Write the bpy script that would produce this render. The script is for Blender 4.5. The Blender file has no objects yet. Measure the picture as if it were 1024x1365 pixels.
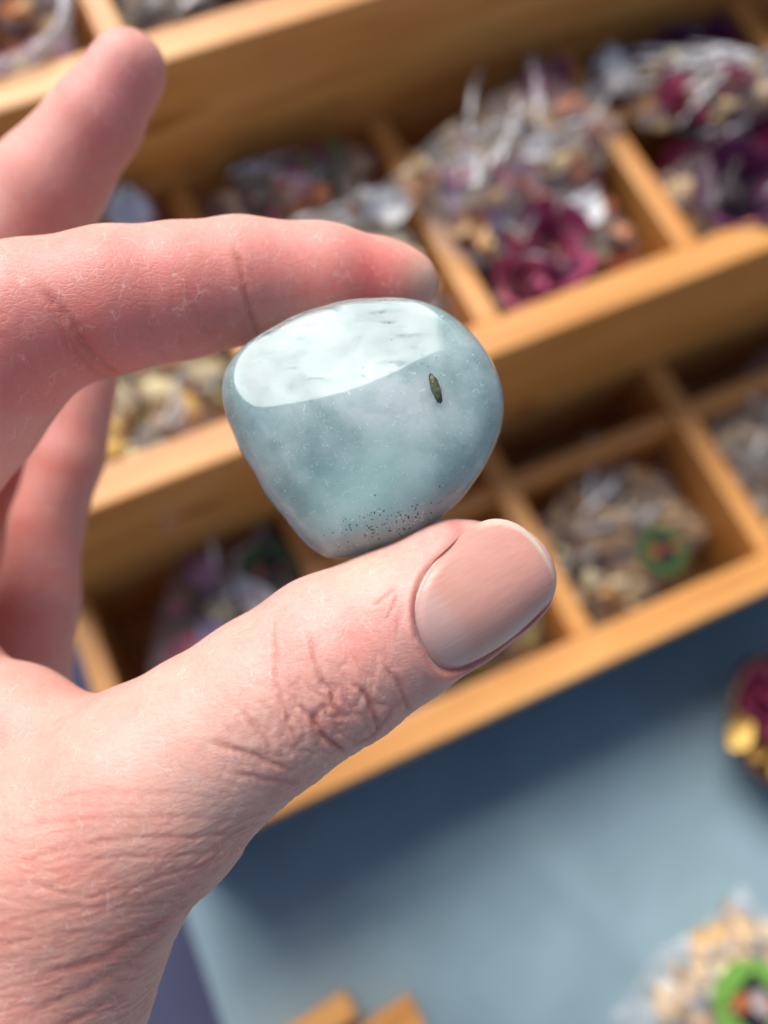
import bpy, bmesh, math, random
import numpy as np
from mathutils import Vector, Matrix

# ------------------------------------------------------------------ camera, sky, sun, exposure
C = bpy.data.collections.new('scene'); S = bpy.context.scene; S.collection.children.link(C)
PITCH, ROLL, CAMZ = 1.2012, 0.0658, 0.3148
fw = Vector((0, math.cos(PITCH), -math.sin(PITCH)))
rt0 = Vector((1, 0, 0)); up0 = rt0.cross(fw)
rt = math.cos(ROLL)*rt0 + math.sin(ROLL)*up0
up = -math.sin(ROLL)*rt0 + math.cos(ROLL)*up0
ROT = Matrix((rt, up, -fw)).transposed()
cam = bpy.data.cameras.new('camera'); co = bpy.data.objects.new('camera', cam); C.objects.link(co)
co.matrix_world = Matrix.Translation((0, 0, CAMZ)) @ ROT.to_4x4()
cam.sensor_fit = 'HORIZONTAL'; cam.sensor_width = 7.0
cam.lens = 3.5/(512/1236.0)
cam.clip_start = 0.005; cam.clip_end = 50
cam.dof.use_dof = True; cam.dof.focus_distance = 0.1105; cam.dof.aperture_fstop = cam.lens/3.8
S.camera = co
SUN = Vector((-0.40, 0.60, 0.87)).normalized()
w = bpy.data.worlds.new('World'); S.world = w; w.use_nodes = True
nt = w.node_tree; bg = nt.nodes['Background']
sky = nt.nodes.new('ShaderNodeTexSky'); sky.sky_type = 'NISHITA'; sky.sun_disc = False
sky.sun_elevation = math.asin(SUN.z); sky.sun_rotation = math.atan2(SUN.x, SUN.y)
sky.dust_density = 2.0; sky.air_density = 1.0
nt.links.new(sky.outputs[0], bg.inputs[0]); bg.inputs[1].default_value = 0.115
sl = bpy.data.lights.new('sun', 'SUN'); sl.energy = 4.6; sl.angle = math.radians(38.0); sl.color = (1, .965, .92)
so = bpy.data.objects.new('sun', sl); C.objects.link(so); so.location = SUN*3
so.rotation_euler = (-SUN).to_track_quat('-Z', 'Y').to_euler()
S.view_settings.view_transform = 'Standard'; S.view_settings.look = 'None'
S.view_settings.exposure = 0.06; S.view_settings.gamma = 1.0
rnd = random.Random(7)

# ------------------------------------------------------------------ helpers
def nodes(name):
    m = bpy.data.materials.new(name); m.use_nodes = True
    t = m.node_tree; return m, t, t.nodes['Principled BSDF']
def N(t, kind, **kw):
    n = t.nodes.new('ShaderNode'+kind)
    for k, v in kw.items():
        if k.startswith('i_'):
            k = k[2:]; n.inputs[int(k) if k.isdigit() else k.replace('_', ' ')].default_value = v
        else: setattr(n, k, v)
    return n
def ramp(t, src, stops):
    r = t.nodes.new('ShaderNodeValToRGB'); e = r.color_ramp.elements
    while len(e) < len(stops): e.new(.5)
    for q, (p, c) in zip(e, stops): q.position = p; q.color = (*c, 1) if len(c) == 3 else c
    t.links.new(src, r.inputs[0]); return r
def mixc(t, a, b, f, mode='MIX'):
    m = t.nodes.new('ShaderNodeMix'); m.data_type = 'RGBA'; m.blend_type = mode
    for s, v in ((6, a), (7, b), (0, f)):
        if hasattr(v, 'links'): t.links.new(v, m.inputs[s])
        else: m.inputs[s].default_value = (*v, 1) if isinstance(v, tuple) and len(v) == 3 else v
    return m.outputs[2]
def coords(t, scale=(1, 1, 1), rand=False):
    tc = N(t, 'TexCoord'); mp = N(t, 'Mapping'); mp.inputs['Scale'].default_value = scale
    t.links.new(tc.outputs['Object'], mp.inputs['Vector'])
    if rand:
        oi = N(t, 'ObjectInfo'); mm = N(t, 'Math', operation='MULTIPLY'); mm.inputs[1].default_value = 50
        t.links.new(oi.outputs['Random'], mm.inputs[0]); t.links.new(mm.outputs[0], mp.inputs['Location'])
    return mp.outputs[0]
def noise(t, vec, scale, detail=3, rough=.55, dist=0):
    n = N(t, 'TexNoise'); n.inputs['Scale'].default_value = scale; n.inputs['Detail'].default_value = detail
    n.inputs['Roughness'].default_value = rough; n.inputs['Distortion'].default_value = dist
    t.links.new(vec, n.inputs['Vector']); return n.outputs['Fac']
def bump(t, b, h, dist, strength=1.0, prev=None):
    n = N(t, 'Bump'); n.inputs['Distance'].default_value = dist; n.inputs['Strength'].default_value = strength
    t.links.new(h, n.inputs['Height'])
    if prev is not None: t.links.new(prev, n.inputs['Normal'])
    t.links.new(n.outputs[0], b.inputs['Normal']); return n.outputs[0]
def simple(name, col, rough=.6, var=.25, scale=300, sss=0):
    m, t, b = nodes(name); v = coords(t, rand=True)
    n = noise(t, v, scale, 3)
    dk = tuple(c*(1-var) for c in col); lt = tuple(min(1, c*(1+var)) for c in col)
    r = ramp(t, n, [(.3, dk), (.7, lt)])
    t.links.new(r.outputs[0], b.inputs['Base Color']); b.inputs['Roughness'].default_value = rough
    if sss:
        b.inputs['Subsurface Weight'].default_value = sss; b.inputs['Subsurface Radius'].default_value = (.001, .0007, .0005)
    bump(t, b, n, .0004)
    return m
def link(name, me, mat=None, parent=None, smooth=True):
    o = bpy.data.objects.new(name, me); C.objects.link(o)
    if mat and not me.materials: me.materials.append(mat)
    if smooth: me.polygons.foreach_set('use_smooth', [True]*len(me.polygons))
    if parent: o.parent = parent
    return o
def empty(name, label, cat, M, group=None):
    o = bpy.data.objects.new(name, None); o.empty_display_size = .01; C.objects.link(o); o.matrix_world = M
    o['label'] = label; o['category'] = cat
    if group: o['group'] = group
    return o
def mesh(name, v, f):
    me = bpy.data.meshes.new(name); me.from_pydata([tuple(p) for p in v], [], [tuple(int(i) for i in q) for q in f]); me.update(); return me
def bm_mesh(name, bm):
    me = bpy.data.meshes.new(name); bm.to_mesh(me); bm.free(); me.update(); return me
def box_mesh(name, sx, sy, sz, bev=.0008, seg=2):
    bm = bmesh.new(); bmesh.ops.create_cube(bm, size=1)
    for v in bm.verts: v.co = Vector((v.co.x*sx, v.co.y*sy, v.co.z*sz))
    bmesh.ops.bevel(bm, geom=bm.edges[:], offset=bev, segments=seg, affect='EDGES', profile=.6)
    return bm_mesh(name, bm)

# ------------------------------------------------------------------ materials
def wood(name, dk, md, lt, rough=.42):
    m, t, b = nodes(name)
    v = coords(t, (12, 160, 160), True)
    n1 = noise(t, v, 1.0, 4, .6, .6)
    v2 = coords(t, (60, 2200, 2200), True); n2 = noise(t, v2, 1.0, 3, .6)
    r = ramp(t, n1, [(.28, dk), (.5, md), (.72, lt)])
    r2 = ramp(t, n2, [(.35, (.82, .78, .72)), (.65, (1, 1, 1))])
    c = mixc(t, r.outputs[0], r2.outputs[0], .7, 'MULTIPLY')
    v3 = coords(t, (25, 60, 60), True); kn = noise(t, v3, 1.0, 1)
    r3 = ramp(t, kn, [(.22, (.42, .25, .12)), (.30, (1, 1, 1))])
    c = mixc(t, c, r3.outputs[0], .8, 'MULTIPLY')
    t.links.new(c, b.inputs['Base Color']); b.inputs['Roughness'].default_value = rough
    bump(t, b, n2, .00015, .6); return m
PINE = wood('pine', (.55, .208, .044), (.70, .315, .078), (.80, .41, .125))
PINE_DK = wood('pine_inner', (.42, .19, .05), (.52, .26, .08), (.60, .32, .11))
SHADE_BLACK = simple('rail_shade_black', (.012, .012, .013), .7)  # near-black colour for the shade below the front rail
def cloth_mat(name, col, weave=1500, slub=.07):
    m, t, b = nodes(name); v = coords(t)
    wv = N(t, 'TexWave', wave_type='BANDS', bands_direction='X'); wv.inputs['Scale'].default_value = weave/6.28
    wy = N(t, 'TexWave', wave_type='BANDS', bands_direction='Y'); wy.inputs['Scale'].default_value = weave/6.28
    t.links.new(v, wv.inputs[0]); t.links.new(v, wy.inputs[0])
    mx = N(t, 'Math', operation='MAXIMUM'); t.links.new(wv.outputs['Fac'], mx.inputs[0]); t.links.new(wy.outputs['Fac'], mx.inputs[1])
    n = noise(t, v, 40, 5)
    r = ramp(t, n, [(.3, tuple(c*(1-slub) for c in col)), (.7, tuple(c*(1+slub) for c in col))])
    t.links.new(r.outputs[0], b.inputs['Base Color']); b.inputs['Roughness'].default_value = .85
    b.inputs['Sheen Weight'].default_value = .15
    bump(t, b, mx.outputs[0], .0002, .6); return m
BLUE = cloth_mat('blue_cotton', (.235, .335, .375)); NAVY = cloth_mat('navy_cotton', (.045, .050, .105))

def skin_material():
    m, t, b = nodes('skin')
    at = N(t, 'Attribute', attribute_name='tint'); v = coords(t, (1000, 1000, 1000))
    n1 = noise(t, v, .16, 4, .6); n2 = noise(t, v, 1.1, 3, .6)
    mot = ramp(t, n1, [(.3, (1.04, .86, .85)), (.5, (1, .99, .98)), (.7, (.97, 1.07, 1.08))])
    c = mixc(t, at.outputs['Color'], mot.outputs[0], .9, 'MULTIPLY')
    mot2 = ramp(t, n2, [(.3, (.94, .88, .87)), (.6, (1.02, 1.02, 1.02))])
    c = mixc(t, c, mot2.outputs[0], .55, 'MULTIPLY')
    # dry flaky pale lines of the skin relief
    vw = N(t, 'VectorMath', operation='ADD'); nz = N(t, 'TexNoise'); nz.inputs['Scale'].default_value = .9
    t.links.new(v, nz.inputs['Vector']); sc = N(t, 'VectorMath', operation='SCALE'); sc.inputs['Scale'].default_value = .9
    t.links.new(nz.outputs['Color'], sc.inputs[0]); t.links.new(v, vw.inputs[0]); t.links.new(sc.outputs[0], vw.inputs[1])
    vo = N(t, 'TexVoronoi', feature='DISTANCE_TO_EDGE'); vo.inputs['Scale'].default_value = 1.25
    t.links.new(vw.outputs[0], vo.inputs['Vector'])
    ln = ramp(t, vo.outputs['Distance'], [(0, (0, 0, 0)), (.16, (1, 1, 1))])
    mp = N(t, 'Mapping'); mp.inputs['Rotation'].default_value = (.2, .1, -.55); mp.inputs['Scale'].default_value = (.55, 2.1, 1)
    t.links.new(vw.outputs[0], mp.inputs['Vector'])
    vo2 = N(t, 'TexVoronoi', feature='DISTANCE_TO_EDGE'); vo2.inputs['Scale'].default_value = .8
    t.links.new(mp.outputs[0], vo2.inputs['Vector'])
    ln2 = ramp(t, vo2.outputs['Distance'], [(0, (0, 0, 0)), (.12, (1, 1, 1))])
    vo3 = N(t, 'TexVoronoi', feature='DISTANCE_TO_EDGE'); vo3.inputs['Scale'].default_value = .42
    mp3 = N(t, 'Mapping'); mp3.inputs['Rotation'].default_value = (.1, .3, .5); mp3.inputs['Scale'].default_value = (1.7, .6, 1); t.links.new(vw.outputs[0], mp3.inputs['Vector'])
    t.links.new(mp3.outputs[0], vo3.inputs['Vector'])
    fl = ramp(t, vo3.outputs['Distance'], [(0, (1, 1, 1)), (.035, (0, 0, 0))])
    fm = ramp(t, noise(t, v, .5, 3), [(.46, (0, 0, 0)), (.66, (.5, .5, .5))])
    fx = N(t, 'Math', operation='MULTIPLY'); t.links.new(fl.outputs[0], fx.inputs[0]); t.links.new(fm.outputs[0], fx.inputs[1])
    c = mixc(t, c, (.86, .66, .58), fx.outputs[0])
    t.links.new(c, b.inputs['Base Color'])
    b.inputs['Roughness'].default_value = .5
    rr = ramp(t, n2, [(.3, (.42,)*3), (.7, (.6,)*3)]); t.links.new(rr.outputs[0], b.inputs['Roughness'])
    b.inputs['Specular IOR Level'].default_value = .45
    b.inputs['Subsurface Weight'].default_value = .7
    b.inputs['Subsurface Radius'].default_value = (1, .3, .17); b.inputs['Subsurface Scale'].default_value = .0022
    p = bump(t, b, n2, .00006, .5)
    p = bump(t, b, ln2.outputs[0], .00005, .4, p)
    bump(t, b, ln.outputs[0], .00004, .4, p)
    return m
SKIN = skin_material()
def nail_material():
    m, t, b = nodes('nail')
    at = N(t, 'Attribute', attribute_name='tint'); v = coords(t, (1000, 1000, 1000))
    mp = N(t, 'Mapping'); mp.inputs['Rotation'].default_value = (0, 0, math.radians(-29)); t.links.new(v, mp.inputs['Vector'])
    mp2 = N(t, 'Mapping'); mp2.inputs['Scale'].default_value = (.06, 1.6, .8); t.links.new(mp.outputs[0], mp2.inputs['Vector'])
    n = noise(t, mp2.outputs[0], 1.3, 2)
    r = ramp(t, n, [(.3, (.93, .91, .9)), (.7, (1.03, 1.03, 1.03))])
    c = mixc(t, at.outputs['Color'], r.outputs[0], .8, 'MULTIPLY')
    t.links.new(c, b.inputs['Base Color']); b.inputs['Roughness'].default_value = .24
    b.inputs['Subsurface Weight'].default_value = .5; b.inputs['Subsurface Radius'].default_value = (1, .4, .3); b.inputs['Subsurface Scale'].default_value = .001
    bump(t, b, n, .00005, .5); return m
NAIL = nail_material()

def stone_material():
    m, t, b = nodes('milky_blue_stone')
    v = coords(t, (1000, 1000, 1000))
    n1 = noise(t, v, .11, 6, .62, .25); n2 = noise(t, v, .30, 7, .68, .15); n3 = noise(t, v, 2.6, 2, .5)
    base = ramp(t, n1, [(.38, (.275, .40, .405)), (.5, (.43, .56, .56)), (.62, (.59, .70, .695))])
    veil = ramp(t, n2, [(.40, (0, 0, 0)), (.60, (1, 1, 1))])
    # a paler cloudy veil across the upper middle of the stone
    sp = N(t, 'VectorMath', operation='DISTANCE'); sp.inputs[1].default_value = (-3, 15.5, 7)
    vs = N(t, 'Mapping'); vs.inputs['Scale'].default_value = (.75, 1.5, .6); t.links.new(v, vs.inputs['Vector'])
    t.links.new(vs.outputs[0], sp.inputs[0]); sp.inputs[1].default_value = (1.2, 20.0, 4.5)
    pv = ramp(t, sp.outputs['Value'], [(0, (1, 1, 1)), (1, (0, 0, 0))])
    dv = N(t, 'Math', operation='DIVIDE'); dv.inputs[1].default_value = 7.0
    t.links.new(sp.outputs['Value'], dv.inputs[0]); t.links.new(dv.outputs[0], pv.inputs[0])
    f = N(t, 'Math', operation='MULTIPLY_ADD'); t.links.new(pv.outputs[0], f.inputs[0])
    t.links.new(veil.outputs[0], f.inputs[1]); f.inputs[2].default_value = 0
    fb = N(t, 'Math', operation='MULTIPLY_ADD'); t.links.new(pv.outputs[0], fb.inputs[0]); fb.inputs[1].default_value = .35; t.links.new(f.outputs[0], fb.inputs[2])
    f2 = N(t, 'Math', operation='MULTIPLY_ADD'); t.links.new(veil.outputs[0], f2.inputs[0]); f2.inputs[1].default_value = .25
    t.links.new(fb.outputs[0], f2.inputs[2]); f2.use_clamp = True
    gl = N(t, 'VectorMath', operation='DISTANCE'); gl.inputs[1].default_value = (-1.5, 1.0, 6); t.links.new(v, gl.inputs[0])
    gd = N(t, 'Math', operation='DIVIDE'); gd.inputs[1].default_value = 11.0; t.links.new(gl.outputs['Value'], gd.inputs[0])
    gr = ramp(t, gd.outputs[0], [(0, (.8, .8, .8)), (1, (0, 0, 0))])
    c = mixc(t, base.outputs[0], (.52, .745, .71), gr.outputs[0])  # painted glow low in the stone, as if light came through
    c = mixc(t, c, (.80, .84, .85), f2.outputs[0])
    t.links.new(c, b.inputs['Base Color'])
    b.inputs['Roughness'].default_value = .65; b.inputs['Specular IOR Level'].default_value = .1
    b.inputs['Subsurface Weight'].default_value = .9
    b.inputs['Subsurface Radius'].default_value = (.75, 1.0, 1.05); b.inputs['Subsurface Scale'].default_value = .004
    return m
STONE = stone_material()
def film_mat(name, tint=(1, 1, 1), op=.25):
    m, t, b = nodes(name); out = t.nodes['Material Output']
    tr = N(t, 'BsdfTransparent'); tr.inputs[0].default_value = (.96, .96, .96, 1)
    b.inputs['Base Color'].default_value = (*tint, 1); b.inputs['Roughness'].default_value = .16
    b.inputs['Specular IOR Level'].default_value = .9
    lw = N(t, 'LayerWeight'); lw.inputs['Blend'].default_value = .35
    v = coords(t, rand=True); n = noise(t, v, 160, 3, .6, 1.0)
    r = ramp(t, n, [(.45, (op*.3,)*3), (.66, (op*1.7,)*3)])
    ad = N(t, 'Math', operation='MULTIPLY_ADD'); t.links.new(lw.outputs['Facing'], ad.inputs[0]); ad.inputs[1].default_value = .22
    t.links.new(r.outputs[0], ad.inputs[2]); ad.use_clamp = True
    ms = N(t, 'MixShader'); t.links.new(ad.outputs[0], ms.inputs[0]); t.links.new(tr.outputs[0], ms.inputs[1]); t.links.new(b.outputs[0], ms.inputs[2])
    t.links.new(ms.outputs[0], out.inputs['Surface']); return m
FOLD = film_mat('folded_cellophane', (.95, .93, .92), .75)
FILM3 = film_mat('thick_cellophane', (.9, .9, .92), .2)
FILM2 = film_mat('pleated_cellophane', (.95, .93, .93), .55)
FILM = film_mat('cellophane', (.95, .92, .89), .075)
TUBM = film_mat('frosted_plastic', (.80, .76, .78), .30)

# ------------------------------------------------------------------ the setting
def sheet(name, x0, x1, y0, y1, nx, ny, hf, mat, parentM=None):
    xs = np.linspace(x0, x1, nx); ys = np.linspace(y0, y1, ny)
    X, Y = np.meshgrid(xs, ys); Z = hf(X, Y)
    v = np.stack([X, Y, Z], -1).reshape(-1, 3)
    i = np.arange(nx*ny).reshape(ny, nx)
    f = np.stack([i[:-1, :-1], i[:-1, 1:], i[1:, 1:], i[1:, :-1]], -1).reshape(-1, 4)
    o = link(name, mesh(name, v, f), mat)
    if parentM is not None: o.matrix_world = parentM
    return o
TH, TX, TY = 0.4824, -0.0145, 0.0173
TRAYM = Matrix.Translation((TX, TY, 0)) @ Matrix.Rotation(TH, 4, 'Z')
def folds(X, Y):
    z = .0006*np.sin(X*70+Y*25)+.0005*np.sin(Y*90-X*40+1)
    d = (X-.072)*.94+(Y+.075)*.33            # a soft crease pressed into the cloth
    z = z+.0035*np.exp(-(d/.007)**2)*np.clip((-.02-Y)/.03, 0, 1)
    d2 = (X-.03)*.8-(Y+.10)*.6
    z = z+.0020*np.exp(-(d2/.010)**2)*np.clip((-.05-Y)/.03, 0, 1)
    e = np.clip((X+.0505)/.006, 0, 1)
    return np.where(X < -.0445, z*e+(-.003)*(1-e), z)
o = sheet('blue_tablecloth', -.0505, .55, -.40, .50, 200, 150, folds, BLUE, TRAYM); o['kind'] = 'structure'
o = sheet('navy_tablecloth', -.50, .60, -.45, .55, 60, 60, lambda X, Y: -.0045+.0006*np.sin(X*60)*np.sin(Y*50), NAVY, TRAYM); o['kind'] = 'structure'
GREYG = simple('paving', (.22, .21, .20), .9, .2, 6)
o = sheet('ground', -15, 15, -15, 15, 2, 2, lambda X, Y: X*0-.75, GREYG); o['kind'] = 'structure'

# ------------------------------------------------------------------ the tiered display tray
Z1, Z2, Z3 = .05, .0977, .1384
V2, V3, V4, T = .0821, .1707, .262, .0105
UL, UR = -.0455, .30
tray = empty('display_tray', 'three tiered pine display tray with open compartments behind the hand', 'display tray', TRAYM)
def board(name, c, size, mat, turn=0, label=None):
    # the long axis is local x so that the grain runs along every board
    o = link(name, box_mesh(name, *size), mat, tray, False)
    o.location = c
    if turn == 1: o.rotation_euler = (0, 0, math.pi/2)
    if label: o['label'] = label
    return o
L = UR-UL; UM = (UR+UL)/2
board('front_shade_panel', (UM, .0075, .0195), (L-.004, .008, .039), SHADE_BLACK, label='lower front board coloured black as the shade under the rail')  # added black board that paints the deep shade below the rail
board('front_rail', (UM, T/2, .0445), (L, T, .011), PINE)
board('riser_board', (UM, V2+T/2, (Z2+.002)/2), (L, T, Z2-.002), PINE)
board('riser_board', (UM, V3+T/2, (Z3+.002)/2), (L, T, Z3-.002), PINE)
board('back_board', (UM, V4+.004, .084), (L, .008, .164), PINE)
FL = (.010, .052, .096)                       # compartment floors
TIERS = ((T, V2, Z1, FL[0]), (V2+T, V3, Z2, FL[1]), (V3+T, V4, Z3, FL[2]))
W1 = .065; COL = ([.1557-2*W1, .1557-W1, .1557, .1557+W1], [.0297, .0937, .1577, .2217], [.0265, .0905, .155, .2195])
MID = (.0624, .1441, .235)
for k, (va, vb, zt, zf) in enumerate(TIERS):
    board('floor_panel', (UM, (va+vb)/2, zf-.002), (L-.001, vb-va-.0006, .004), PINE_DK)
    for u in COL[k]:
        board('divider', (u, (va+vb)/2, (zt+zf)/2-.0004), (vb-va-.0004, .0068, zt-zf-.0012), PINE, 1)
    for s_ in (UL+.0035, UR-.0035):
        board('side_panel', (s_, (va+vb)/2, (zt+.002)/2-.0002), (vb-va-.0004, .007, zt-.0026), PINE, 1)
    us = [UL+.007]+COL[k]+[UR-.007]
    for q_, (a, b_) in enumerate(zip(us[:-1], us[1:])):
        if q_ < (1, 2, 1)[k]: continue                # the left compartments run the whole depth
        g = .0036
        board('cross_divider', ((a+b_)/2, MID[k], (zt+zf)/2-.0012), (b_-a-2*g, .006, zt-zf-.003), PINE)

# ------------------------------------------------------------------ dried flowers, herbs and their clear bags
def petal_mesh(seed, L=.009, Wd=.008):
    r = random.Random(seed); bm = bmesh.new(); g = []
    for i in range(4):
        row = []
        for j in range(4):
            a = i/3; b = (j/3-.5)
            wv = math.sin(math.pi*(.15+.8*a))
            row.append(bm.verts.new((L*(a-.5), Wd*b*wv, .0022*(4*b*b)+.002*a*a+r.uniform(-.0006, .0006))))
        g.append(row)
    for i in range(3):
        for j in range(3): bm.faces.new((g[i][j], g[i+1][j], g[i+1][j+1], g[i][j+1]))
    return bm_mesh('petal', bm)
def lump_mesh(name, seed, sx, sy, sz, jit=.22, sub=2):
    r = random.Random(seed); bm = bmesh.new(); bmesh.ops.create_icosphere(bm, subdivisions=sub, radius=1)
    for v in bm.verts:
        k = 1+r.uniform(-jit, jit); v.co = Vector((v.co.x*sx*k, v.co.y*sy*k, v.co.z*sz*k))
    return bm_mesh(name, bm)
def rose_mesh(seed, R=.008):
    # a dried rosebud: cupped petals in three overlapping whorls
    r = random.Random(seed); bm = bmesh.new()
    for ring, (n, rad, hh, op) in enumerate(((3, .35, 1.0, .1), (4, .65, .95, .35), (5, 1.0, .8, .75))):
        for k in range(n):
            th = 2*math.pi*(k+.3*ring)/n+r.uniform(-.2, .2); half = math.pi/n*1.25; g = []
            for i in range(4):
                a = i/3; row = []
                for j in range(5):
                    b = (j/4-.5)*2; an = th+b*half*(.6+.4*math.sin(math.pi*min(1, a+.2)))
                    q = R*rad*(.25+.75*a**.6+op*.3*a*a); z = R*hh*(a*1.5-.5-.25*b*b*a)+r.uniform(-.0005, .0005)
                    row.append(bm.verts.new((q*math.cos(an), q*math.sin(an), z)))
                g.append(row)
            for i in range(3):
                for j in range(4): bm.faces.new((g[i][j], g[i+1][j], g[i+1][j+1], g[i][j+1]))
    return bm_mesh('rosebud', bm)
def root_mesh(seed, L=.012):
    r = random.Random(seed); bm = bmesh.new(); rings = []
    for i in range(5):
        a = i/4-.5; rr = .0021*(1+r.uniform(-.3, .3)); ox, oy = r.uniform(-.001, .001), r.uniform(-.001, .001)
        rings.append([bm.verts.new((L*a, ox+rr*math.cos(t*math.pi/3), oy+rr*.8*math.sin(t*math.pi/3))) for t in range(6)])
    for i in range(4):
        for t in range(6): bm.faces.new((rings[i][t], rings[i+1][t], rings[i+1][(t+1) % 6], rings[i][(t+1) % 6]))
    bm.faces.new(rings[0][::-1]); bm.faces.new(rings[-1])
    return bm_mesh('root', bm)
COLS = dict(magenta=(.30, .035, .10), purple=(.115, .018, .075), plum=(.060, .012, .035), pinkp=(.42, .10, .17), cream=(.66, .50, .28), beige=(.50, .34, .17),
            tan=(.42, .25, .10), brown=(.19, .095, .045), dark=(.035, .022, .015), olive=(.16, .14, .045), green=(.06, .10, .03), white=(.72, .68, .62),
            orange=(.50, .17, .06), gold=(.58, .36, .09), grey=(.30, .27, .24), lilac=(.36, .24, .36), rust=(.30, .085, .04))
PM = {k: simple('dried_'+k, tuple(min(.8, q*(1.35 if c[1] > .05 else 1.1)) for q in c), .75, .3, 260) for k, c in COLS.items()}
def shared(name, maker, col, n=2):
    out = []
    for s_ in range(n):
        me = maker(s_*13+hash_(col)); me.materials.append(PM[col]); out.append(me)
    return out
def hash_(s_): return sum(ord(c)*(i+3) for i, c in enumerate(s_)) % 997
LIB = {}
def piece(kind, col):
    k = (kind, col)
    if k not in LIB:
        mk = dict(petal=petal_mesh, rosebud=rose_mesh, root_piece=root_mesh,
                  flower_head=lambda s_: lump_mesh('flower_head', s_, .0042, .0042, .0032, .25),
                  leaf=lambda s_: petal_mesh(s_, .014, .006),
                  chip=lambda s_: lump_mesh('chip', s_, .0042, .0028, .0018, .3, 1))[kind]
        LIB[k] = shared(kind, mk, col)
    return rnd.choice(LIB[k])
def film_mesh(lx, ly, h, amp, seed, n=26, flare=.0):
    # a pillow of thin film: two crumpled sheets welded round the rim
    r = np.random.RandomState(seed); ph = r.uniform(0, 6.28, (7, 3)); kx = r.uniform(-1, 1, (7, 2))*r.uniform(120, 420, (7, 1))
    g = np.linspace(-1, 1, n); X, Y = np.meshgrid(g, g)
    dome = (1-np.abs(X)**2.6)*(1-np.abs(Y)**2.6)
    def z(sgn):
        q = np.zeros_like(X)
        for i in range(7): q += np.abs(np.sin(kx[i, 0]*X*lx+kx[i, 1]*Y*ly+ph[i, 0]+sgn*ph[i, 1]))-.6
        rim = amp*.6*np.sin(X*9+ph[0, 2])*np.cos(Y*8+ph[1, 2])
        return sgn*h*dome**.55+q*amp*.45*(dome+.12)+rim
    xr = X*lx*(1+.06*np.sin(5*Y+ph[2, 2])); yr = Y*ly*(1+.06*np.sin(4*X+ph[3, 2]))
    zt = z(1); zb = np.minimum(z(-1)*.35, zt-.0004)
    v = np.concatenate([np.stack([xr, yr, zt], -1).reshape(-1, 3), np.stack([xr, yr, zb], -1).reshape(-1, 3)])
    i = np.arange(n*n).reshape(n, n); q = np.stack([i[:-1, :-1], i[:-1, 1:], i[1:, 1:], i[1:, :-1]], -1).reshape(-1, 4)
    return mesh('film', v, np.concatenate([q, q[:, ::-1]+n*n]))
STG = None
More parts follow.
